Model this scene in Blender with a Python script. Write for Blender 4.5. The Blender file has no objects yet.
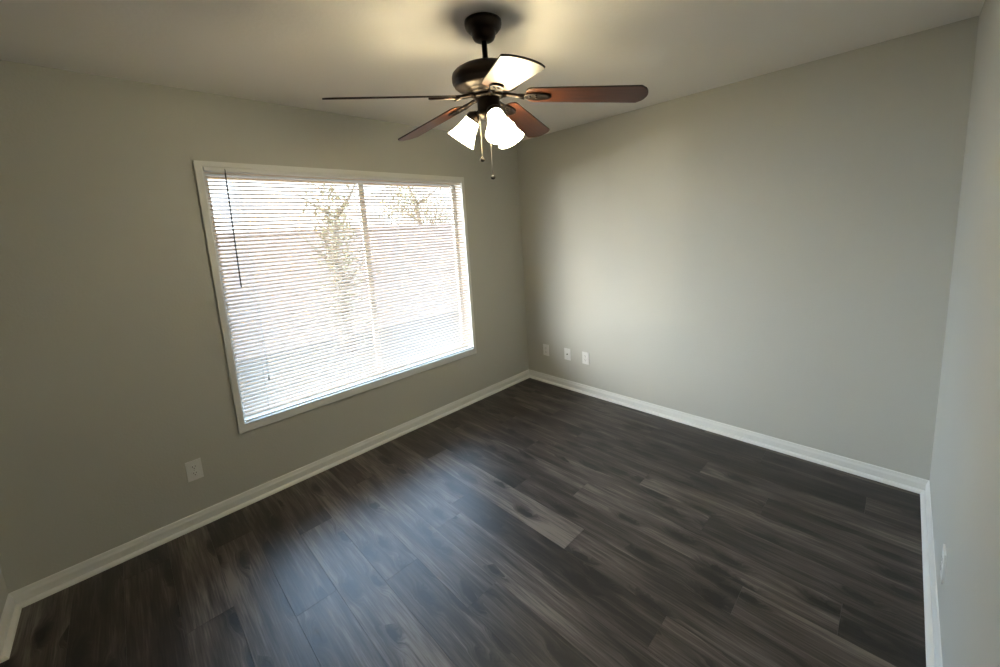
import bpy, bmesh, math, random
from mathutils import Vector, Matrix

random.seed(11)
S = bpy.context.scene
COL = S.collection
PI = math.pi

# ---------------------------------------------------------------- camera
cd = bpy.data.cameras.new('camera'); cam = bpy.data.objects.new('camera', cd); COL.objects.link(cam)
YAW, PIT, ROLL = 0.7752, -0.1479, -0.0604
cy, sy, cp, sp = math.cos(YAW), math.sin(YAW), math.cos(PIT), math.sin(PIT)
fwd = Vector((sy*cp, cy*cp, sp)); rt = Vector((cy, -sy, 0)); up = rt.cross(fwd)
cr, sr = math.cos(ROLL), math.sin(ROLL)
r2 = rt*cr + up*sr; u2 = up*cr - rt*sr
mw = Matrix((r2, u2, -fwd)).transposed().to_4x4(); mw.translation = (-3.0113, -2.7968, 1.5894)
cam.matrix_world = mw
cd.sensor_fit = 'HORIZONTAL'; cd.sensor_width = 36.0
cd.lens = 395.387/1000*36.0
cd.shift_x = -6.13/1000; cd.shift_y = -44.98/1000
cd.clip_start = 0.02; cd.clip_end = 300
S.camera = cam

# ---------------------------------------------------------------- sky, sun glinting off the low ground to the left, exposure
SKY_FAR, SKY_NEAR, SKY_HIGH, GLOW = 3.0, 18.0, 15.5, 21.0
W_ = bpy.data.worlds.new('sky'); S.world = W_; W_.use_nodes = True
nt = W_.node_tree; nt.nodes.clear()
wo = nt.nodes.new('ShaderNodeOutputWorld'); bg = nt.nodes.new('ShaderNodeBackground')
bg.inputs['Color'].default_value = (0.51, 0.71, 1.0, 1)
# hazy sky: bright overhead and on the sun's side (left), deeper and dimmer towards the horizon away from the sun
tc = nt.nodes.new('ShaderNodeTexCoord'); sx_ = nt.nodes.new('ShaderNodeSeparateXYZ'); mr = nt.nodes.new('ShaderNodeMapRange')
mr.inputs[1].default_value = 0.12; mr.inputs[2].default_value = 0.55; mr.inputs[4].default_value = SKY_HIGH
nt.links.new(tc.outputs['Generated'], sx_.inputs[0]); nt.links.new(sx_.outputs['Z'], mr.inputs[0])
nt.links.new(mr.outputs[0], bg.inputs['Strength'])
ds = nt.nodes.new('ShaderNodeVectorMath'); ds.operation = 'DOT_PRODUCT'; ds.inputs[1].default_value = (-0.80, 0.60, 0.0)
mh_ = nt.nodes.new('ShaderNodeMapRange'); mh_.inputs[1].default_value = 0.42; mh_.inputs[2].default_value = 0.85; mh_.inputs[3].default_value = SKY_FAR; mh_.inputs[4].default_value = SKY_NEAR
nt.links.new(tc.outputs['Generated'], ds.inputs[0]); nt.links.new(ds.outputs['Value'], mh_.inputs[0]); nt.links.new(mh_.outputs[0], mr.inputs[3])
cz = nt.nodes.new('ShaderNodeMapRange'); cz.inputs[1].default_value = 0.10; cz.inputs[2].default_value = 0.40
ca = nt.nodes.new('ShaderNodeMapRange'); ca.inputs[1].default_value = 0.42; ca.inputs[2].default_value = 0.85
cm = nt.nodes.new('ShaderNodeMath'); cm.operation = 'MAXIMUM'; cc = nt.nodes.new('ShaderNodeMix'); cc.data_type = 'RGBA'
cc.inputs['A'].default_value = (0.84, 0.89, 1.0, 1); cc.inputs['B'].default_value = (0.50, 0.70, 1.0, 1)     # white haze low down, blue above
nt.links.new(sx_.outputs['Z'], cz.inputs[0]); nt.links.new(ds.outputs['Value'], ca.inputs[0])
nt.links.new(cz.outputs[0], cm.inputs[0]); nt.links.new(ca.outputs[0], cm.inputs[1]); nt.links.new(cm.outputs[0], cc.inputs['Factor'])
nt.links.new(cc.outputs['Result'], bg.inputs['Color'])
# warm hazy glow of the sky around the low sun, far off to the left of the window
dp = nt.nodes.new('ShaderNodeVectorMath'); dp.operation = 'DOT_PRODUCT'; dp.inputs[1].default_value = Vector((-0.84, 0.53, 0.08)).normalized()
mxz = nt.nodes.new('ShaderNodeMath'); mxz.operation = 'MAXIMUM'; mxz.inputs[1].default_value = 0.0
pw = nt.nodes.new('ShaderNodeMath'); pw.operation = 'POWER'; pw.inputs[1].default_value = 8.0
ml = nt.nodes.new('ShaderNodeMath'); ml.operation = 'MULTIPLY'; ml.inputs[1].default_value = GLOW
bg2 = nt.nodes.new('ShaderNodeBackground'); bg2.inputs['Color'].default_value = (1.0, 0.77, 0.50, 1); ads = nt.nodes.new('ShaderNodeAddShader')
nt.links.new(tc.outputs['Generated'], dp.inputs[0]); nt.links.new(dp.outputs['Value'], mxz.inputs[0]); nt.links.new(mxz.outputs[0], pw.inputs[0])
nt.links.new(pw.outputs[0], ml.inputs[0]); nt.links.new(ml.outputs[0], bg2.inputs['Strength'])
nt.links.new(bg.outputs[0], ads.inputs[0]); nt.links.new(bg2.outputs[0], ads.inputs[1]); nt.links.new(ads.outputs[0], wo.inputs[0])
sd = bpy.data.lights.new('sun', 'SUN'); so = bpy.data.objects.new('sun', sd); COL.objects.link(so)
sd.energy = 1.0; sd.angle = math.radians(1.2); sd.color = (1.0, 0.86, 0.64)
so.location = (-8, 5.5, .6)
so.rotation_euler = Vector((0.825, -0.565, 0.085)).to_track_quat('-Z', 'Y').to_euler()

S.view_settings.view_transform = 'Standard'; S.view_settings.look = 'None'
S.view_settings.exposure = 0.15; S.view_settings.gamma = 1.0; S.view_settings.use_curve_mapping = False
cyc = S.cycles
cyc.use_denoising = True; cyc.denoiser = 'OPENIMAGEDENOISE'
cyc.max_bounces = 12; cyc.diffuse_bounces = 8; cyc.glossy_bounces = 4; cyc.transmission_bounces = 8; cyc.transparent_max_bounces = 16
cyc.sample_clamp_indirect = 6.0; cyc.caustics_reflective = False; cyc.caustics_refractive = False
cyc.use_light_tree = True

LAMP_BULB = 320.0      # radiance of each bulb
LAMP_GLOW = 26.0       # radiance of the lit frosted shade

# ---------------------------------------------------------------- room sizes (metres); corner of the two far walls is the origin
RW, RL, RH = 3.573, 2.969, 2.44
TH = 0.13

# ---------------------------------------------------------------- materials
def nodes(name):
    m = bpy.data.materials.new(name); m.use_nodes = True
    t = m.node_tree; b = t.nodes['Principled BSDF']
    return m, t, b
def simple(name, col, rough=.5, metal=0., spec=.5, coat=0.):
    m, t, b = nodes(name)
    b.inputs['Base Color'].default_value = (*col, 1); b.inputs['Roughness'].default_value = rough
    b.inputs['Metallic'].default_value = metal; b.inputs['Specular IOR Level'].default_value = spec
    b.inputs['Coat Weight'].default_value = coat
    return m
def N(t, kind, **kw):
    n = t.nodes.new(kind)
    for k, v in kw.items(): setattr(n, k, v)
    return n
def textured_paint(name, col, rough, scale, strength):
    m, t, b = nodes(name)
    b.inputs['Roughness'].default_value = rough; b.inputs['Specular IOR Level'].default_value = .35
    g = N(t, 'ShaderNodeNewGeometry')
    n1 = N(t, 'ShaderNodeTexNoise'); n1.inputs['Scale'].default_value = scale; n1.inputs['Detail'].default_value = 3
    n2 = N(t, 'ShaderNodeTexNoise'); n2.inputs['Scale'].default_value = 1.7; n2.inputs['Detail'].default_value = 2
    t.links.new(g.outputs['Position'], n1.inputs['Vector']); t.links.new(g.outputs['Position'], n2.inputs['Vector'])
    mx = N(t, 'ShaderNodeMix', data_type='RGBA')
    mx.inputs['A'].default_value = (*[c*.97 for c in col], 1); mx.inputs['B'].default_value = (*[min(1, c*1.03) for c in col], 1)
    t.links.new(n2.outputs['Fac'], mx.inputs['Factor']); t.links.new(mx.outputs['Result'], b.inputs['Base Color'])
    bp = N(t, 'ShaderNodeBump'); bp.inputs['Strength'].default_value = strength; bp.inputs['Distance'].default_value = .002
    t.links.new(n1.outputs['Fac'], bp.inputs['Height']); t.links.new(bp.outputs['Normal'], b.inputs['Normal'])
    return m
M_WALL = textured_paint('wall_paint', (.53, .523, .475), .55, 95, .35)
M_CEIL = textured_paint('ceiling_paint', (.89, .86, .82), .75, 60, .45)
M_TRIM = simple('white_trim_paint', (.78, .78, .75), .35)
M_PLATE = simple('white_plastic_plate', (.80, .80, .78), .35)
M_SLOT = simple('dark_slot', (.03, .03, .03), .6)
M_SCREW = simple('painted_screw', (.62, .62, .6), .35)
M_BRONZE = simple('oil_rubbed_bronze', (.022, .016, .013), .38, .85, .5)
M_IRON = simple('bronze_bracket', (.035, .026, .022), .36, .9, .5)
M_CHAIN = simple('pull_chain_metal', (.22, .20, .17), .35, 1)
M_FOB = simple('dark_wood_fob', (.015, .010, .008), .7)
M_VINYL = simple('white_vinyl', (.75, .75, .73), .4)
M_WAND = simple('smoky_clear_wand', (.03, .03, .03), .3)
M_CORD = simple('white_cord', (.8, .8, .77), .7)
M_DARK = simple('outdoor_grey', (.3, .29, .27), .8)

def mat_slat():
    m, t, b = nodes('white_slat')
    b.inputs['Base Color'].default_value = (.80, .68, .585, 1); b.inputs['Roughness'].default_value = .45
    tr = N(t, 'ShaderNodeBsdfTranslucent'); tr.inputs['Color'].default_value = (.85, .76, .64, 1)
    mx = N(t, 'ShaderNodeMixShader'); mx.inputs[0].default_value = .06
    out = t.nodes['Material Output']
    t.links.new(b.outputs[0], mx.inputs[1]); t.links.new(tr.outputs[0], mx.inputs[2]); t.links.new(mx.outputs[0], out.inputs[0])
    return m
M_SLAT = mat_slat()
def mat_glass():
    m, t, b = nodes('window_glass')
    t.nodes.remove(b); out = t.nodes['Material Output']
    tr = N(t, 'ShaderNodeBsdfTransparent'); tr.inputs['Color'].default_value = (.93, .96, .95, 1)
    gl = N(t, 'ShaderNodeBsdfGlossy'); gl.inputs['Roughness'].default_value = .02
    g = N(t, 'ShaderNodeNewGeometry'); dt = N(t, 'ShaderNodeVectorMath', operation='DOT_PRODUCT')
    t.links.new(g.outputs['Normal'], dt.inputs[0]); t.links.new(g.outputs['Incoming'], dt.inputs[1])
    def mth(op, x, y):
        n = N(t, 'ShaderNodeMath', operation=op)
        for i, v in enumerate((x, y)):
            if isinstance(v, (int, float)): n.inputs[i].default_value = v
            else: t.links.new(v, n.inputs[i])
        return n.outputs[0]
    ab = mth('ABSOLUTE', dt.outputs['Value'], 0.0)
    fr = mth('ADD', mth('MULTIPLY', mth('POWER', mth('SUBTRACT', 1.0, ab), 5.0), .9), .035)      # same reflection from either side of the pane
    mx = N(t, 'ShaderNodeMixShader')
    t.links.new(fr, mx.inputs[0]); t.links.new(tr.outputs[0], mx.inputs[1]); t.links.new(gl.outputs[0], mx.inputs[2])
    t.links.new(mx.outputs[0], out.inputs[0])
    return m
M_GLASS = mat_glass()
def mat_shade():
    m, t, b = nodes('frosted_lit_glass')
    out = t.nodes['Material Output']
    b.inputs['Base Color'].default_value = (.85, .80, .66, 1); b.inputs['Roughness'].default_value = .3
    tr = N(t, 'ShaderNodeBsdfTranslucent'); tr.inputs['Color'].default_value = (1.0, .90, .60, 1)
    mx = N(t, 'ShaderNodeMixShader'); mx.inputs[0].default_value = .35
    em = N(t, 'ShaderNodeEmission'); em.inputs['Color'].default_value = (1.0, .91, .66, 1); em.inputs['Strength'].default_value = LAMP_GLOW
    ad = N(t, 'ShaderNodeAddShader')
    t.links.new(b.outputs[0], mx.inputs[1]); t.links.new(tr.outputs[0], mx.inputs[2])
    t.links.new(mx.outputs[0], ad.inputs[0]); t.links.new(em.outputs[0], ad.inputs[1]); t.links.new(ad.outputs[0], out.inputs[0])
    return m
M_SHADE = mat_shade()
def mat_emit(name, col, s):
    m, t, b = nodes(name); t.nodes.remove(b)
    em = N(t, 'ShaderNodeEmission'); em.inputs['Color'].default_value = (*col, 1); em.inputs['Strength'].default_value = s
    t.links.new(em.outputs[0], t.nodes['Material Output'].inputs[0]); return m
M_BULB = mat_emit('lit_bulb', (1.0, .92, .70), LAMP_BULB)

def mat_blade():
    m, t, b = nodes('walnut_blade')
    uv = N(t, 'ShaderNodeUVMap'); mp = N(t, 'ShaderNodeMapping'); mp.inputs['Scale'].default_value = (3, 60, 1)
    n = N(t, 'ShaderNodeTexNoise'); n.inputs['Scale'].default_value = 2.0; n.inputs['Detail'].default_value = 5
    t.links.new(uv.outputs[0], mp.inputs[0]); t.links.new(mp.outputs[0], n.inputs['Vector'])
    cr_ = N(t, 'ShaderNodeValToRGB')
    cr_.color_ramp.elements[0].position = .3; cr_.color_ramp.elements[0].color = (.036, .011, .006, 1)
    cr_.color_ramp.elements[1].position = .75; cr_.color_ramp.elements[1].color = (.10, .033, .016, 1)
    t.links.new(n.outputs['Fac'], cr_.inputs[0]); t.links.new(cr_.outputs[0], b.inputs['Base Color'])
    b.inputs['Roughness'].default_value = .42; b.inputs['Specular IOR Level'].default_value = .25
    b.inputs['Coat Weight'].default_value = .05; b.inputs['Coat Roughness'].default_value = .35
    return m
M_BLADE = mat_blade()
M_BLADE_EDGE = simple('dark_blade_edge', (.02, .011, .008), .5)

def mat_floor():
    m, t, b = nodes('grey_brown_vinyl_plank')
    L = t.links.new
    at = N(t, 'ShaderNodeAttribute', attribute_name='plank')      # x, y inside the plank + tone
    sx = N(t, 'ShaderNodeSeparateColor'); L(at.outputs['Color'], sx.inputs[0])   # r tone, g random, b random
    g = N(t, 'ShaderNodeNewGeometry'); sp_ = N(t, 'ShaderNodeSeparateXYZ'); L(g.outputs['Position'], sp_.inputs[0])
    def mth(op, a, bb=None, c=None):
        n = N(t, 'ShaderNodeMath', operation=op)
        for i, v in enumerate((a, bb, c)):
            if v is None: continue
            if isinstance(v, (int, float)): n.inputs[i].default_value = v
            else: L(v, n.inputs[i])
        return n.outputs[0]
    X = mth('MULTIPLY_ADD', sx.outputs[1], 37.0, sp_.outputs[0]); Y = mth('MULTIPLY_ADD', sx.outputs[2], 53.0, sp_.outputs[1])
    def comb(a, bb):
        n = N(t, 'ShaderNodeCombineXYZ'); L(a, n.inputs[0]); L(bb, n.inputs[1]); L(mth('MULTIPLY', sx.outputs[1], 19.0), n.inputs[2]); return n.outputs[0]
    # knots: sparse stretched cells
    kv = comb(mth('MULTIPLY', X, 11.0), mth('MULTIPLY', Y, 3.6))
    vo = N(t, 'ShaderNodeTexVoronoi', voronoi_dimensions='2D'); vo.inputs['Scale'].default_value = 1.0; vo.inputs['Randomness'].default_value = 1.0
    L(kv, vo.inputs['Vector'])
    wn = N(t, 'ShaderNodeTexNoise'); wn.inputs['Scale'].default_value = 22.0; wn.inputs['Detail'].default_value = 4
    L(comb(mth('MULTIPLY', X, 1.6), mth('MULTIPLY', Y, .7)), wn.inputs['Vector'])
    kd = mth('ADD', vo.outputs['Distance'], mth('MULTIPLY_ADD', wn.outputs['Fac'], .34, -.17))
    vcs = N(t, 'ShaderNodeSeparateColor'); L(vo.outputs['Color'], vcs.inputs[0])
    rare = mth('GREATER_THAN', vcs.outputs[0], .50)
    def ramp(v, a, bb, ca=0., cb=1.):
        n = N(t, 'ShaderNodeMapRange', clamp=True, interpolation_type='SMOOTHSTEP'); L(v, n.inputs[0])
        n.inputs[1].default_value = a; n.inputs[2].default_value = bb; n.inputs[3].default_value = ca; n.inputs[4].default_value = cb
        return n.outputs[0]
    knot = mth('MULTIPLY', ramp(kd, .13, .19, 1., 0.), rare)
    halo = mth('MULTIPLY', ramp(kd, .05, .48, 1., 0.), rare)
    # grain flowing round the knots
    warp = mth('MULTIPLY', halo, .035)
    Xw = mth('ADD', X, warp)
    def grain(fx, fy, det, rough=.6):
        n = N(t, 'ShaderNodeTexNoise'); n.inputs['Scale'].default_value = 1.0; n.inputs['Detail'].default_value = det; n.inputs['Roughness'].default_value = rough
        L(comb(mth('MULTIPLY', Xw, fx), mth('MULTIPLY', Y, fy)), n.inputs['Vector']); return n.outputs['Fac']
    g1 = grain(150, 5.5, 4); g2 = grain(34, 2.2, 3); g3 = grain(9, 1.5, 2)
    v = mth('MULTIPLY_ADD', g1, .60, mth('MULTIPLY_ADD', g2, .55, mth('MULTIPLY', g3, .6)))     # about .93
    v = mth('ADD', mth('MULTIPLY_ADD', v, 1.95, -1.20), mth('MULTIPLY_ADD', sx.outputs[0], .9, -.45))   # tone shift
    v = mth('SUBTRACT', v, mth('MULTIPLY', halo, .42))
    g4 = grain(70, 3.2, 3)
    crack = mth('MULTIPLY', ramp(g4, .57, .68), mth('MULTIPLY_ADD', halo, .75, .16))
    v = mth('SUBTRACT', v, mth('MULTIPLY', crack, .55))
    rr = N(t, 'ShaderNodeValToRGB'); e = rr.color_ramp.elements
    e[0].position = 0.0; e[0].color = (.009, .0066, .0056, 1)
    e[1].position = 1.0; e[1].color = (.155, .130, .112, 1)
    k = e.new(.35); k.color = (.028, .021, .0178, 1)
    k = e.new(.65); k.color = (.068, .054, .0465, 1)
    L(v, rr.inputs[0])
    mk = N(t, 'ShaderNodeMix', data_type='RGBA'); L(mth('MULTIPLY', knot, .92), mk.inputs['Factor']); L(rr.outputs[0], mk.inputs['A']); mk.inputs['B'].default_value = (.009, .007, .006, 1)
    L(mk.outputs['Result'], b.inputs['Base Color'])
    L(mth('MULTIPLY_ADD', g1, .14, .33), b.inputs['Roughness']); b.inputs['Specular IOR Level'].default_value = .5
    bp = N(t, 'ShaderNodeBump'); bp.inputs['Strength'].default_value = .25; bp.inputs['Distance'].default_value = .0015
    L(mth('SUBTRACT', mth('MULTIPLY_ADD', g1, .7, mth('MULTIPLY', g2, .3)), mth('MULTIPLY', knot, .6)), bp.inputs['Height']); L(bp.outputs['Normal'], b.inputs['Normal'])
    return m
M_FLOOR = mat_floor()
M_SEAM = simple('plank_bevel_seam', (.045, .038, .032), .5)

# ---------------------------------------------------------------- mesh helpers
class MB:
    def __init__(s): s.bm = bmesh.new()
    def box(s, a, b, mi=0):
        x0, y0, z0 = a; x1, y1, z1 = b
        v = [s.bm.verts.new(p) for p in ((x0,y0,z0),(x1,y0,z0),(x1,y1,z0),(x0,y1,z0),(x0,y0,z1),(x1,y0,z1),(x1,y1,z1),(x0,y1,z1))]
        for f in ((0,3,2,1),(4,5,6,7),(0,1,5,4),(1,2,6,5),(2,3,7,6),(3,0,4,7)):
            s.bm.faces.new([v[i] for i in f]).material_index = mi
        return v
    def prism(s, pts, d, smooth=False, mi=0):
        """closed outline pts extruded by vector d"""
        d = Vector(d); a = [s.bm.verts.new(p) for p in pts]; b = [s.bm.verts.new(Vector(p)+d) for p in pts]
        n = len(pts)
        s.bm.faces.new(a[::-1]).material_index = mi; s.bm.faces.new(b).material_index = mi
        for i in range(n):
            f = s.bm.faces.new((a[i], a[(i+1) % n], b[(i+1) % n], b[i])); f.smooth = smooth; f.material_index = mi
        return a, b
    def lathe(s, prof, n=40, mat=None, closed=False, mi=0):
        """prof: (radius, z) list; revolved about z, then moved by mat"""
        mat = mat or Matrix.Identity(4); rings = []
        for r, z in prof:
            if r < 1e-6: rings.append([s.bm.verts.new(mat @ Vector((0, 0, z)))])
            else: rings.append([s.bm.verts.new(mat @ Vector((r*math.cos(2*PI*i/n), r*math.sin(2*PI*i/n), z))) for i in range(n)])
        for A, B in zip(rings[:-1], rings[1:]):
            for i in range(n):
                j = (i+1) % n
                q = [A[i % len(A)], A[j % len(A)], B[j % len(B)], B[i % len(B)]]
                u = []
                for x in q:
                    if x not in u: u.append(x)
                if len(u) > 2:
                    f = s.bm.faces.new(u); f.smooth = True; f.material_index = mi
    def tube(s, pts, r, n=10, caps=True):
        rings = []
        for i, p in enumerate(pts):
            p = Vector(p); d = (Vector(pts[min(i+1, len(pts)-1)]) - Vector(pts[max(i-1, 0)])).normalized()
            a = d.orthogonal().normalized() if i == 0 else (pa - d*pa.dot(d)).normalized()
            pa = a; bb = d.cross(a)
            rr = r[i] if isinstance(r, (list, tuple)) else r
            rings.append([s.bm.verts.new(p + (a*math.cos(2*PI*k/n) + bb*math.sin(2*PI*k/n))*rr) for k in range(n)])
        for A, B in zip(rings[:-1], rings[1:]):
            for k in range(n):
                f = s.bm.faces.new((A[k], A[(k+1) % n], B[(k+1) % n], B[k])); f.smooth = True
        if caps: s.bm.faces.new(rings[0][::-1]); s.bm.faces.new(rings[-1])
    def xf(s, m): bmesh.ops.transform(s.bm, matrix=m, verts=s.bm.verts); return s
    def bevel(s, w, seg=2):
        es = [e for e in s.bm.edges if len(e.link_faces) == 2 and e.calc_face_angle(0) > .6]
        bmesh.ops.bevel(s.bm, geom=es, offset=w, segments=seg, affect='EDGES', profile=.6); return s
    def build(s, name, mats, parent=None, recalc=True):
        if recalc: bmesh.ops.recalc_face_normals(s.bm, faces=s.bm.faces)
        me = bpy.data.meshes.new(name); s.bm.to_mesh(me); s.bm.free()
        for m in (mats if isinstance(mats, (list, tuple)) else [mats]): me.materials.append(m)
        o = bpy.data.objects.new(name, me); COL.objects.link(o)
        if parent: o.parent = parent
        return o
def tag(o, label=None, cat=None, group=None, kind=None):
    if label: o['label'] = label
    if cat: o['category'] = cat
    if group: o['group'] = group
    if kind: o['kind'] = kind
    return o
def struct(o, label=None, cat=None): return tag(o, label, cat, kind='structure')
def empty(name, loc=(0, 0, 0)):
    o = bpy.data.objects.new(name, None); COL.objects.link(o); o.location = loc; o.empty_display_size = .1; return o

# ---------------------------------------------------------------- floor
PWD, PLEN, PX0 = .1745, 1.215, -2.68
JOINT = {-5: -.62, -4: -.93, -3: -.19, -2: -.78, -1: -.30, 0: -1.05, 1: -.55, 2: -1.18, 3: -.355, 4: -1.09, 5: -.99, 6: -.475, 7: -1.175,
         8: -.275, 9: -.93, 10: -.52, 11: -1.12, 12: -.75, 13: -.30, 14: -1.0, 15: -.6, 16: -.2}
TONE = {(6, 0): .30, (6, 1): .72, (6, 2): .55, (5, 0): .55, (5, 1): .30, (5, 2): .62, (7, 0): .36, (7, 1): .46, (7, 2): .66, (8, 0): .40, (8, 1): .50, (8, 2): .72,
        (9, 0): .46, (9, 1): .52, (9, 2): .34, (1, 0): .38, (1, 1): .72, (1, 2): .6, (0, 0): .45, (0, 1): .56, (0, 2): .70, (2, 0): .58, (2, 1): .48,
        (3, 1): .62, (3, 2): .42, (4, 0): .70, (4, 1): .68, (-1, 1): .58, (-1, 0): .36, (-3, 1): .40, (-2, 1): .62, (10, 1): .42, (11, 0): .36, (11, 1): .40,
        (12, 0): .5, (12, 1): .38, (13, 1): .44, (14, 0): .4, (14, 1): .36}
FX0, FX1, FY0, FY1 = -RW-.95, 0.0, -RL, 0.0
bm = bmesh.new(); lay = bm.loops.layers.float_color.new('plank')
def plank(x0, x1, y0, y1, tone):
    x0c, x1c = max(x0, FX0), min(x1, FX1); y0c, y1c = max(y0, FY0), min(y1, FY1)
    if x1c-x0c < .004 or y1c-y0c < .004: return
    e = .0006; col = (tone, random.random(), random.random(), 1)
    i = [(x0c+e, y0c+e), (x1c-e, y0c+e), (x1c-e, y1c-e), (x0c+e, y1c-e)]; o = [(x0c, y0c), (x1c, y0c), (x1c, y1c), (x0c, y1c)]
    vi = [bm.verts.new((*p, 0)) for p in i]; vo = [bm.verts.new((*p, -.0012)) for p in o]
    f = bm.faces.new(vi); fs = [f]
    for k in range(4):
        g = bm.faces.new((vo[k], vo[(k+1) % 4], vi[(k+1) % 4], vi[k])); g.material_index = 1; fs.append(g)
    for f in fs:
        for l in f.loops: l[lay] = col
for k in range(-12, 17):
    j = JOINT.get(k, -random.uniform(.1, 1.2)); y = j + PLEN
    for n in range(0, 5):
        tone = TONE.get((k, n), random.uniform(.25, .7))
        plank(PX0+k*PWD, PX0+(k+1)*PWD, y-PLEN, y, tone); y -= PLEN
v = [bm.verts.new(p) for p in ((FX0-TH, FY0-TH, -.12), (TH, FY0-TH, -.12), (TH, TH, -.12), (FX0-TH, TH, -.12), (FX0-TH, FY0-TH, -.0015), (TH, FY0-TH, -.0015), (TH, TH, -.0015), (FX0-TH, TH, -.0015))]
for f in ((0,3,2,1),(4,5,6,7),(0,1,5,4),(1,2,6,5),(2,3,7,6),(3,0,4,7)): bm.faces.new([v[i] for i in f]).material_index = 1
me = bpy.data.meshes.new('floor'); bm.to_mesh(me); bm.free(); me.materials.append(M_FLOOR); me.materials.append(M_SEAM)
floor = bpy.data.objects.new('floor', me); COL.objects.link(floor); struct(floor)

# ---------------------------------------------------------------- walls and ceiling
LX = FX0                                            # far side of the open nook at the left
m = MB(); m.box((LX-TH, -RL-TH, RH), (TH, TH, RH+.15)); struct(m.build('ceiling', M_CEIL))
WX0, WX1, WZ0, WZ1 = -2.587, -.756, .513, 2.036     # clear window opening
m = MB()
m.box((LX-TH, 0, 0), (WX0-.004, TH, RH)); m.box((WX1+.004, 0, 0), (TH, TH, RH))
m.box((WX0-.004, 0, 0), (WX1+.004, TH, WZ0-.004)); m.box((WX0-.004, 0, WZ1+.004), (WX1+.004, TH, RH))
struct(m.build('wall_back', M_WALL))
m = MB(); m.box((0, -RL-TH, 0), (TH, 0, RH)); struct(m.build('wall_right', M_WALL))
m = MB(); m.box((LX-TH, -RL-TH, 0), (0, -RL, RH)); struct(m.build('wall_front', M_WALL))
YE = -.322
m = MB(); m.box((LX, YE, 0), (-RW, 0, RH)); m.box((LX-TH, -RL, 0), (LX, 0, RH)); struct(m.build('wall_left', M_WALL))

# baseboards: profile in (depth, height) swept along runs
BP = [(0, 0), (.0125, 0), (.0125, .053), (.0115, .056), (.0080, .065), (.0068, .072), (.0048, .0785), (0, .0805)]
QR = [(.0125, 0)] + [(.0125+.0185*math.cos(a), .019*math.sin(a)) for a in [i*PI/2/7 for i in range(8)]] + [(.0125, .019)]
def run(name, prof, a, b, nrm, mat, e0, e1, parent=None):
    """a->b along wall foot; nrm into the room; e0/e1 = mitre (+1 inside corner, -1 outside corner, 0 square)"""
    a, b, nrm = Vector((*a, 0)), Vector((*b, 0)), Vector((*nrm, 0)); d = (b-a).normalized()
    mb = MB(); A = []; B = []
    for q, z in prof:
        A.append(mb.bm.verts.new(a + nrm*q + d*(q*e0) + Vector((0, 0, z)))); B.append(mb.bm.verts.new(b + nrm*q - d*(q*e1) + Vector((0, 0, z))))
    n = len(prof)
    for i in range(n): mb.bm.faces.new((A[i], A[(i+1) % n], B[(i+1) % n], B[i]))
    mb.bm.faces.new(A[::-1]); mb.bm.faces.new(B)
    return mb.build(name, mat, parent)
for side, a, b, nr, e0, e1 in (('back', (-RW, 0), (0, 0), (0, -1), 1, 1), ('right', (0, 0), (0, -RL), (-1, 0), 1, 1),
                               ('front', (0, -RL), (LX, -RL), (0, 1), 1, 1), ('left', (-RW, YE), (-RW, 0), (1, 0), -1, 1)):
    o = run('baseboard_'+side, BP, a, b, nr, M_TRIM, e0, e1); struct(o)
    q = run('shoe_moulding', QR, a, b, nr, M_TRIM, e0, e1, o)
o = run('trim_1', BP, (LX, YE), (-RW, YE), (0, -1), M_TRIM, 0, -1); struct(o); run('shoe_moulding', QR, (LX, YE), (-RW, YE), (0, -1), M_TRIM, 0, -1, o)

# ---------------------------------------------------------------- window: white picture-frame casing, slider sashes, glass
win = empty('window_1', (0, 0, 0)); struct(win)
CX0, CX1, CZ0, CZ1 = -2.6215, -.7222, .4572, 2.0668
def frame_ring(x0, x1, z0, z1, X0, X1, Z0, Z1, y0, y1, bev, name, mat, parent):
    """rectangular ring between inner (x0..) and outer (X0..) rectangles, from y0 (room side) to y1"""
    mb = MB()
    def rect(a, b, c, d, y): return [mb.bm.verts.new(p) for p in ((a, y, c), (b, y, c), (b, y, d), (a, y, d))]
    of, inf, ob, inb = rect(X0, X1, Z0, Z1, y0), rect(x0, x1, z0, z1, y0), rect(X0, X1, Z0, Z1, y1), rect(x0, x1, z0, z1, y1)
    for i in range(4):
        j = (i+1) % 4
        for q in ((of[i], of[j], inf[j], inf[i]), (ob[i], ob[j], inb[j], inb[i]), (of[i], of[j], ob[j], ob[i]), (inf[i], inf[j], inb[j], inb[i])): mb.bm.faces.new(q)
    bmesh.ops.recalc_face_normals(mb.bm, faces=mb.bm.faces)
    if bev: mb.bevel(bev, 2)
    return mb.build(name, mat, parent)
frame_ring(WX0, WX1, WZ0, WZ1, CX0, CX1, CZ0, CZ1, -.016, 0, .004, 'casing', M_TRIM, win)
frame_ring(WX0+.003, WX1-.003, WZ0+.003, WZ1-.003, WX0, WX1, WZ0, WZ1, -.004, .085, 0, 'jamb', M_TRIM, win)
frame_ring(WX0+.034, WX1-.034, WZ0+.034, WZ1-.034, WX0+.001, WX1-.001, WZ0+.001, WZ1-.001, .085, .125, .004, 'sash_frame', M_VINYL, win)
XM = -1.63
m = MB(); m.box((XM-.02, .088, WZ0+.045), (XM+.02, .118, WZ1-.045)); m.bevel(.004).build('meeting_stile', M_VINYL, win)
for x0, x1, y in ((WX0+.03, XM, .112), (XM, WX1-.03, .098)):
    m = MB(); m.box((x0, y, WZ0+.04), (x1, y+.003, WZ1-.04)); m.build('glass_pane', M_GLASS, win)

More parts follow.
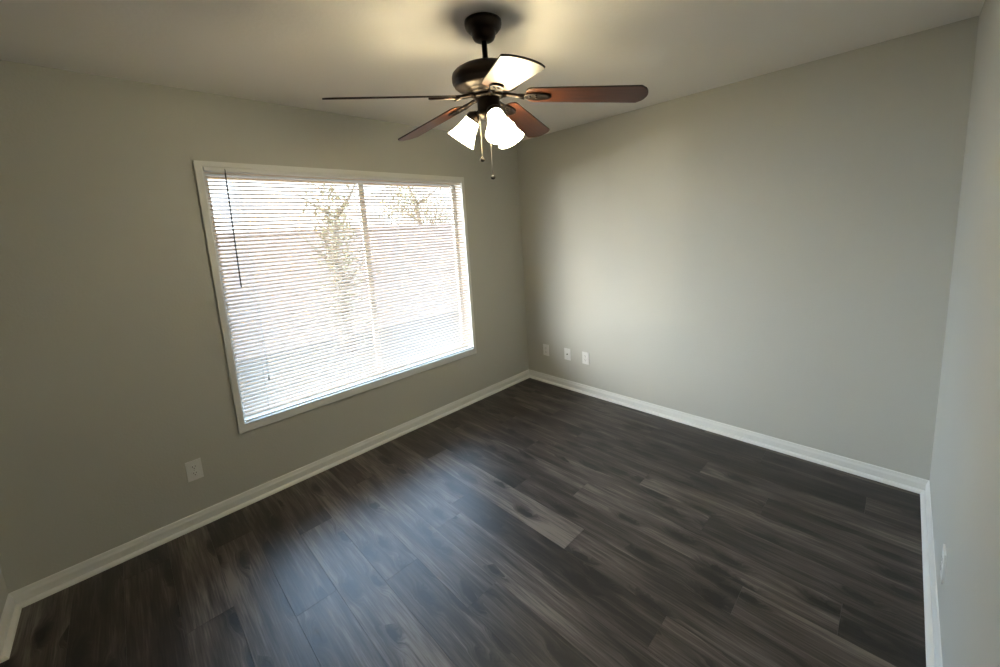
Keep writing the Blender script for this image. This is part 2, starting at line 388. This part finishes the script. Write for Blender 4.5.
# ---------------------------------------------------------------- mini blind
bl = empty('window_blind', ((WX0+WX1)/2, -.014, WZ1-.003))
tag(bl, 'white horizontal mini blind with thin slats, lowered inside the large window frame', 'blind')
BO = bl.location.copy(); inv = Matrix.Translation(-BO)
BX0, BX1, BY = WX0+.006, WX1-.014, -.014
m = MB(); m.box((BX0, BY-.013, WZ1-.024), (BX1, BY+.013, WZ1-.003)); m.bevel(.002).xf(inv).build('head_rail', M_VINYL, bl)
PITCH, SW, TILT = .0228, .0258, math.radians(27)
zt = WZ1-.034; ns = 0
m = MB()
zz = zt
while zz > WZ0+.036:
    # slat tilted so that the room-side edge hangs lower; slightly crowned
    P = []
    for i in range(5):
        u = -1+i*.5
        y = u*SW/2*math.cos(TILT); z = u*SW/2*math.sin(TILT)
        c = .0014*(1-u*u)
        P.append((BY + y - c*math.sin(TILT), zz + z + c*math.cos(TILT)))
    jit = random.uniform(-.0006, .0006)
    A = [m.bm.verts.new((BX0, y, z+jit)) for y, z in P]; B = [m.bm.verts.new((BX1, y, z+random.uniform(-.0003, .0003))) for y, z in P]
    for i in range(4):
        f = m.bm.faces.new((A[i], A[i+1], B[i+1], B[i])); f.smooth = True
    zz -= PITCH; ns += 1
zb = zz+PITCH
m.xf(inv).build('slats', M_SLAT, bl, recalc=False)
m = MB(); m.box((BX0, BY-.011, WZ0+.012), (BX1, BY+.011, WZ0+.022)); m.bevel(.002).xf(inv).build('bottom_rail', M_VINYL, bl)
for x in (BX0+.13, BX0+.13+(BX1-BX0-.26)/3, BX0+.13+(BX1-BX0-.26)*2/3, BX1-.13):
    m = MB()
    for y in (BY-.0118, BY+.0118): m.tube([(x, y, WZ1-.03), (x, y, zb-.02)], .0006, 5)
    m.xf(inv).build('ladder_cord', M_CORD, bl)
m = MB(); m.tube([(-2.485, -.025, 2.026), (-2.485, -.033, 2.018), (-2.487, -.036, 2.003)], .0022, 8); m.tube([(-2.487, -.036, 2.003), (-2.498, -.038, 1.346)], .0036, 6)
m.xf(inv).build('tilt_wand', M_WAND, bl)
m = MB()
for dx in (0, .006): m.tube([(-2.43+dx, -.027, 2.014), (-2.428+dx, -.031, 1.7), (-2.43+dx, -.031, .78)], .0008, 5)
cord = m.xf(inv).build('lift_cord', M_CORD, bl)
m = MB(); m.lathe([(0, .0), (.004, 0), (.006, -.03), (.005, -.034), (0, -.034)], 12, Matrix.Translation((-2.427, -.031, .78))); m.xf(inv).build('cord_tassel', M_VINYL, cord)

# ---------------------------------------------------------------- ceiling fan with three lamps
FT = Vector((-1.790, -1.508, RH))
fan = empty('ceiling_fan', FT)
tag(fan, 'dark bronze ceiling fan with five reddish wood blades and three lit glass shades', 'ceiling fan')
TX, TY = .0505, .0398                                # the fan hangs a little off level
nz = Vector((-TX, -TY, 1)).normalized()
TILTM = Vector((0, 0, 1)).rotation_difference(nz).to_matrix().to_4x4()
PV = Matrix.Translation((0, 0, -.04)) @ TILTM @ Matrix.Translation((0, 0, .04))
m = MB(); m.lathe([(0, 0), (.076, 0), (.0765, -.012), (.074, -.022), (.062, -.036), (.054, -.040), (.0495, -.042), (.0485, -.056), (.042, -.068), (.030, -.074), (.012, -.075), (0, -.075)], 48)
m.build('canopy', M_BRONZE, fan)
m = MB(); m.lathe([(0, -.06), (.0115, -.06), (.0115, -.140), (.022, -.141), (.024, -.150), (.024, -.163), (0, -.163)], 24); m.xf(PV).build('downrod', M_BRONZE, fan)
m = MB(); m.lathe([(0, -.152), (.035, -.152), (.070, -.158), (.105, -.170), (.130, -.183), (.143, -.196), (.147, -.208), (.147, -.226), (.144, -.236), (.138, -.240), (.138, -.246), (.128, -.254), (.100, -.264), (.085, -.268), (.083, -.274), (.070, -.280), (0, -.280)], 64)
mh = m.xf(PV).build('motor_housing', M_BRONZE, fan)
m = MB(); m.lathe([(0, -.278), (.064, -.278), (.066, -.284), (.064, -.292), (.050, -.294), (0, -.294)], 48); m.xf(PV).build('flywheel', M_BRONZE, fan)
m = MB(); m.lathe([(0, -.290), (.047, -.290), (.0485, -.296), (.0485, -.342), (.046, -.348), (.054, -.351), (.054, -.360), (.046, -.370), (.028, -.380), (.010, -.384), (.008, -.392), (0, -.394)], 48)
m.xf(PV).build('switch_housing', M_BRONZE, fan)

TH0 = -.906; PITCHES = [13.904, 11.199, 10.931, 12.868, 13.654]; CONES = [-.091, -.148, -.144, -.078, -.129]
RT, RR = .660, .165
def blade_outline():
    pts = []
    def arc(cx, cy, r, a0, a1, n):
        for i in range(n+1):
            a = math.radians(a0+(a1-a0)*i/n); pts.append((cx+r*math.cos(a), cy+r*math.sin(a)))
    wr, wt = .055, .066
    arc(RR+.028, -wr+.028, .028, 180, 270, 5)
    arc(RT-.028-.012, -wt+.012, .012, 270, 320, 3)
    for i in range(1, 8):                              # gently bowed tip
        s = -1+i*.25; pts.append((RT-.026*s*s, wt*s*.95))
    arc(RT-.028-.012, wt-.012, .012, 40, 90, 3)
    arc(RR+.028, wr-.028, .028, 90, 180, 5)
    return pts
for k in range(5):
    a = TH0+k*2*PI/5; pit = -math.radians(PITCHES[k]); cone = CONES[k]
    # frame of the blade in the tilted fan: x along radius, y across, z up; hinge at r = .2
    base = PV @ Matrix.Rotation(a, 4, 'Z') @ Matrix.Translation((.2, 0, -.298)) @ Matrix.Rotation(-math.atan(cone), 4, 'Y') @ Matrix.Rotation(pit, 4, 'X') @ Matrix.Translation((-.2, 0, 0))
    m = MB(); out = blade_outline()
    A, B = m.prism([(x, y, -.003) for x, y in out], (0, 0, .006))
    for f in m.bm.faces:
        if len(f.verts) == 4: f.material_index = 1
    bmesh.ops.recalc_face_normals(m.bm, faces=m.bm.faces)
    uvl = m.bm.loops.layers.uv.new('UVMap')
    for f in m.bm.faces:
        for l in f.loops: l[uvl].uv = (l.vert.co.x + k*.9, l.vert.co.y + k*.37)
    m.xf(base).build('blade', [M_BLADE, M_BLADE_EDGE], fan)
    # bracket: bent arm from the flywheel + teardrop plate under the blade root with raised rim
    m = MB(); tear = []
    for i in range(28):
        t_ = 2*PI*i/28; c, s_ = math.cos(t_), math.sin(t_)
        tear.append((.205+.062*c, (.0265+.004*c)*s_*(1.0 if c > -.6 else 1.0)))
    rim = [(x, y, -.0032) for x, y in tear]
    ringA = [m.bm.verts.new(p) for p in rim]; ringB = [m.bm.verts.new((x, y, -.0105)) for x, y, z in rim]
    cen = Vector((.205, 0, 0))
    def shrink(f_, z): return [m.bm.verts.new((cen.x+(x-cen.x)*f_, y*f_, z)) for x, y in tear]
    ringC = shrink(.88, -.0125); ringD = shrink(.70, -.0075); ringE = shrink(.30, -.0070)
    rings = [ringA, ringB, ringC, ringD, ringE]
    for P_, Q_ in zip(rings[:-1], rings[1:]):
        for i in range(28):
            f = m.bm.faces.new((P_[i], P_[(i+1) % 28], Q_[(i+1) % 28], Q_[i])); f.smooth = True
    m.bm.faces.new(ringE); m.bm.faces.new(ringA[::-1])
    m.xf(base)
    hub = PV @ Matrix.Rotation(a, 4, 'Z')
    p0, p1 = hub @ Vector((.055, 0, -.286)), base @ Vector((.155, 0, -.008))
    pts = [p0, p0.lerp(p1, .3)+Vector((0, 0, .004)), p0.lerp(p1, .7)+Vector((0, 0, .002)), p1]
    mm = MB(); mm.tube(pts, [.0115, .0085, .0085, .012], 10)
    tmp = bpy.data.meshes.new('t'); mm.bm.to_mesh(tmp); mm.bm.free(); m.bm.from_mesh(tmp); bpy.data.meshes.remove(tmp)
    br = m.build('blade_bracket', M_IRON, fan)
    for sx_, sy_ in ((.178, .0), (.205, .009), (.205, -.009)):
        m = MB(); m.lathe([(0, -.0118), (.0042, -.0112), (.0058, -.0092), (.0058, -.0066), (0, -.0066)], 14, base @ Matrix.Translation((sx_, sy_, 0)))
        m.build('screw', M_BRONZE, br)

# three arms, sockets, frosted bell shades with bulbs
SH_T = math.radians(37)
for az in (124, 244, 4):
    ar = math.radians(az)
    fr_ = PV @ Matrix.Rotation(ar, 4, 'Z') @ Matrix.Translation((.066, 0, -.360)) @ Matrix.Rotation(-SH_T, 4, 'Y')   # local -z points down and outward
    m = MB(); m.lathe([(0, .022), (.010, .022), (.016, .016), (.030, .006), (.034, -.004), (.034, -.018), (.031, -.020), (0, -.020)], 32, fr_)
    m.tube([PV @ Matrix.Rotation(ar, 4, 'Z') @ Vector((.034, 0, -.356)), fr_ @ Vector((0, 0, .018))], .011, 12)
    m.build('lamp_socket', M_BRONZE, fan)
    m = MB()
    pr_ = [(.0305, -.006), (.0325, -.016), (.0345, -.030), (.0385, -.050), (.0440, -.070), (.0510, -.090), (.0590, -.108), (.0640, -.118)]
    m.lathe(pr_ + [(r-.0022, z) for r, z in pr_[::-1]], 48, fr_)
    sh = m.build('lamp_shade', M_SHADE, fan)
    m = MB(); m.lathe([(0, -.021), (.013, -.021), (.013, -.034), (.018, -.046), (.024, -.060), (.0265, -.072), (.024, -.085), (.015, -.095), (0, -.099)], 24, fr_)
    tag(m.build('bulb', M_BULB, sh), 'lit bulb')

# pull chains with round fobs
for az, r_, z1 in ((166, .047, -.545), (225, .030, -.622)):
    q = PV @ Matrix.Rotation(math.radians(az), 4, 'Z') @ Vector((r_, 0, -.35))
    m = MB(); n = 34
    for i in range(n):
        z = q.z + (z1+.008-q.z)*(i+.5)/n
        m.lathe([(0, .0021), (.0017, .0011), (.0020, 0), (.0017, -.0011), (0, -.0021)], 7, Matrix.Translation((q.x, q.y, z)))
    m.tube([(q.x, q.y, q.z+.01), (q.x, q.y, z1)], .0009, 5)
    ch = m.build('pull_chain', M_CHAIN, fan)
    m = MB(); m.lathe([(0, .010), (.003, .010), (.0045, .007), (.009, .003), (.0105, -.003), (.008, -.009), (0, -.012)], 18, Matrix.Translation((q.x, q.y, z1)))
    m.build('fob', M_FOB, ch)

# ---------------------------------------------------------------- wall plates
def plate_frame(pos, nrm):
    n = Vector(nrm); x = Vector((0, 0, 1)).cross(n); M_ = Matrix((x, Vector((0, 0, 1)), n)).transposed().to_4x4(); M_.translation = pos
    return M_                                           # local x right, y up, z out of the wall
def cover(mb, w=.0715, h=.1165, t=.0058):
    v = mb.box((-w/2, -h/2, 0), (w/2, h/2, t)); mb.bevel(.0022, 2)
def duplex(pos, nrm, label, grp=None):
    root = empty('wall_outlet', pos); root.matrix_world = plate_frame(pos, nrm)
    tag(root, label, 'outlet', grp)
    m = MB(); cover(m); m.build('cover_plate', M_PLATE, root)
    for s in (1, -1):
        m = MB(); pts = []
        for i in range(24):
            a = 2*PI*i/24; pts.append((.0172*math.cos(a), max(-.0142, min(.0142, .0172*math.sin(a))) + s*.0195, .004))
        m.prism(pts, (0, 0, .0035)); rc = m.build('receptacle', M_PLATE, root)
        m = MB()
        for x, hh in ((-.0063, .0085), (.0063, .0068)): m.box((x-.0012, s*.0195+.0035-hh/2, .0070), (x+.0012, s*.0195+.0035+hh/2, .0079))
        m.lathe([(0, .0079), (.0026, .0079), (.0026, .0070), (0, .0070)], 12, Matrix.Translation((0, s*.0195-.0075, 0)))
        m.build('contact_slots', M_SLOT, rc)
    m = MB(); m.lathe([(0, .0078), (.0025, .0072), (.0032, .005), (0, .005)], 12); m.build('screw', M_SCREW, root)
    return root
duplex((-2.857, 0, .336), (0, -1, 0), 'white duplex outlet on the window wall, low and left of the window', None)
duplex((0, -.258, .344), (-1, 0, 0), 'white outlet plate nearest the room corner, leftmost of the three on the plain wall')
root = empty('coax_wall_plate', (0, -.527, .350)); root.matrix_world = plate_frame((0, -.527, .350), (-1, 0, 0))
tag(root, 'white coaxial cable wall plate with one centre jack, between two outlet plates', 'wall plate')
m = MB(); cover(m); m.build('cover_plate', M_PLATE, root)
m = MB(); m.lathe([(0, .0055), (.0065, .0055), (.0065, .008), (.0046, .0082), (.0046, .014), (.0030, .0142), (.0030, .0085), (0, .0085)], 18); m.build('coax_jack', simple('dull_jack_metal', (.12, .11, .10), .4, .9), root)
for s in (1, -1):
    m = MB(); m.lathe([(0, .0072), (.0025, .0068), (.0032, .005), (0, .005)], 12, Matrix.Translation((0, s*.042, 0))); m.build('screw', M_SCREW, root)
duplex((0, -.736, .350), (-1, 0, 0), 'white duplex outlet farthest from the room corner, rightmost of the three wall plates')
duplex((-1.02, -RL, .282), (0, 1, 0), 'white outlet plate seen edge-on at the lower right of the photo')

# ---------------------------------------------------------------- outside the window
m = MB(); m.box((-5, TH+.02, -.45), (16, 30, -.25)); m.box((-40, TH+.02, -4.2), (-5, 30, -4.0))
struct(m.build('ground', textured_paint('dark_lawn', (.045, .045, .03), .9, 12, .5)))
m = MB(); m.box((-1.95, 4.6, -.27), (16, 4.8, 1.74)); m.box((-1.95, 4.585, 1.74), (16, 4.815, 1.80))
tag(m.build('garden_wall', textured_paint('pale_stucco', (.42, .30, .25), .9, 40, .5)), 'pale stucco garden wall outside, glimpsed between the blind slats', 'garden wall')
m = MB(); m.box((LX-TH, TH+.01, 2.16), (TH, .70, 2.22)); m.box((LX-TH, .70, 2.07), (TH, .74, 2.30))
struct(m.build('trim_2', simple('tan_soffit', (.78, .50, .28), .7)))
def tree(loc, name, label, h, crown, nleaf, seed):
    rnd = random.Random(seed); root = empty(name, loc); tag(root, label, 'tree')
    m = MB(); pts = [Vector((0, 0, 0))]
    for i in range(1, 7): pts.append(Vector((rnd.uniform(-.06, .06), rnd.uniform(-.06, .06), h*i/6)))
    m.tube(pts, [.13, .11, .10, .085, .07, .05, .03], 10)
    for i in range(9):
        b0 = pts[3+i % 4]; d = Vector((rnd.uniform(-1, 1), rnd.uniform(-1, 1), rnd.uniform(.2, .9))).normalized()
        m.tube([b0, b0+d*.35, b0+d*.75+Vector((0, 0, .08))], [.035, .022, .008], 6)
    m.build('trunk', simple('bark', (.22, .16, .11), .9), root)
    m = MB()
    for i in range(nleaf):
        cx_, cy_, cz_, rx, rz = crown[rnd.randrange(len(crown))]
        d = Vector((rnd.gauss(0, .5), rnd.gauss(0, .5), rnd.gauss(0, .5)))
        p = Vector((cx_+d.x*rx, cy_+d.y*rx, cz_+d.z*rz))
        q = Matrix.Rotation(rnd.uniform(0, 6.28), 4, 'Z') @ Matrix.Rotation(rnd.uniform(-1.2, 1.2), 4, 'X')
        s_ = rnd.uniform(.7, 1.3)
        m.bm.faces.new([m.bm.verts.new(p + q @ Vector(c)*s_) for c in ((0, -.045, 0), (.022, 0, .006), (0, .05, 0), (-.022, 0, .006))])
    m.build('foliage', simple('dry_leaf', (.34, .27, .15), .6), root, recalc=False)
tree((-.50, 3.5, -.26), 'garden_shrub', 'tall narrow leafy shrub outside behind the middle of the blind', 2.2,
     [(-.02, 0, .9, .30, .8), (.03, .03, 1.6, .32, .8), (0, 0, 2.3, .34, .7)], 1500, 3)
tree((2.45, 5.7, -.26), 'garden_tree', 'garden tree outside behind the upper right of the blind', 2.6,
     [(-.5, 0, 2.5, .6, .5), (.3, 0, 2.4, .7, .5), (-.1, .1, 2.9, .6, .5), (.7, 0, 2.2, .5, .4)], 1700, 8)
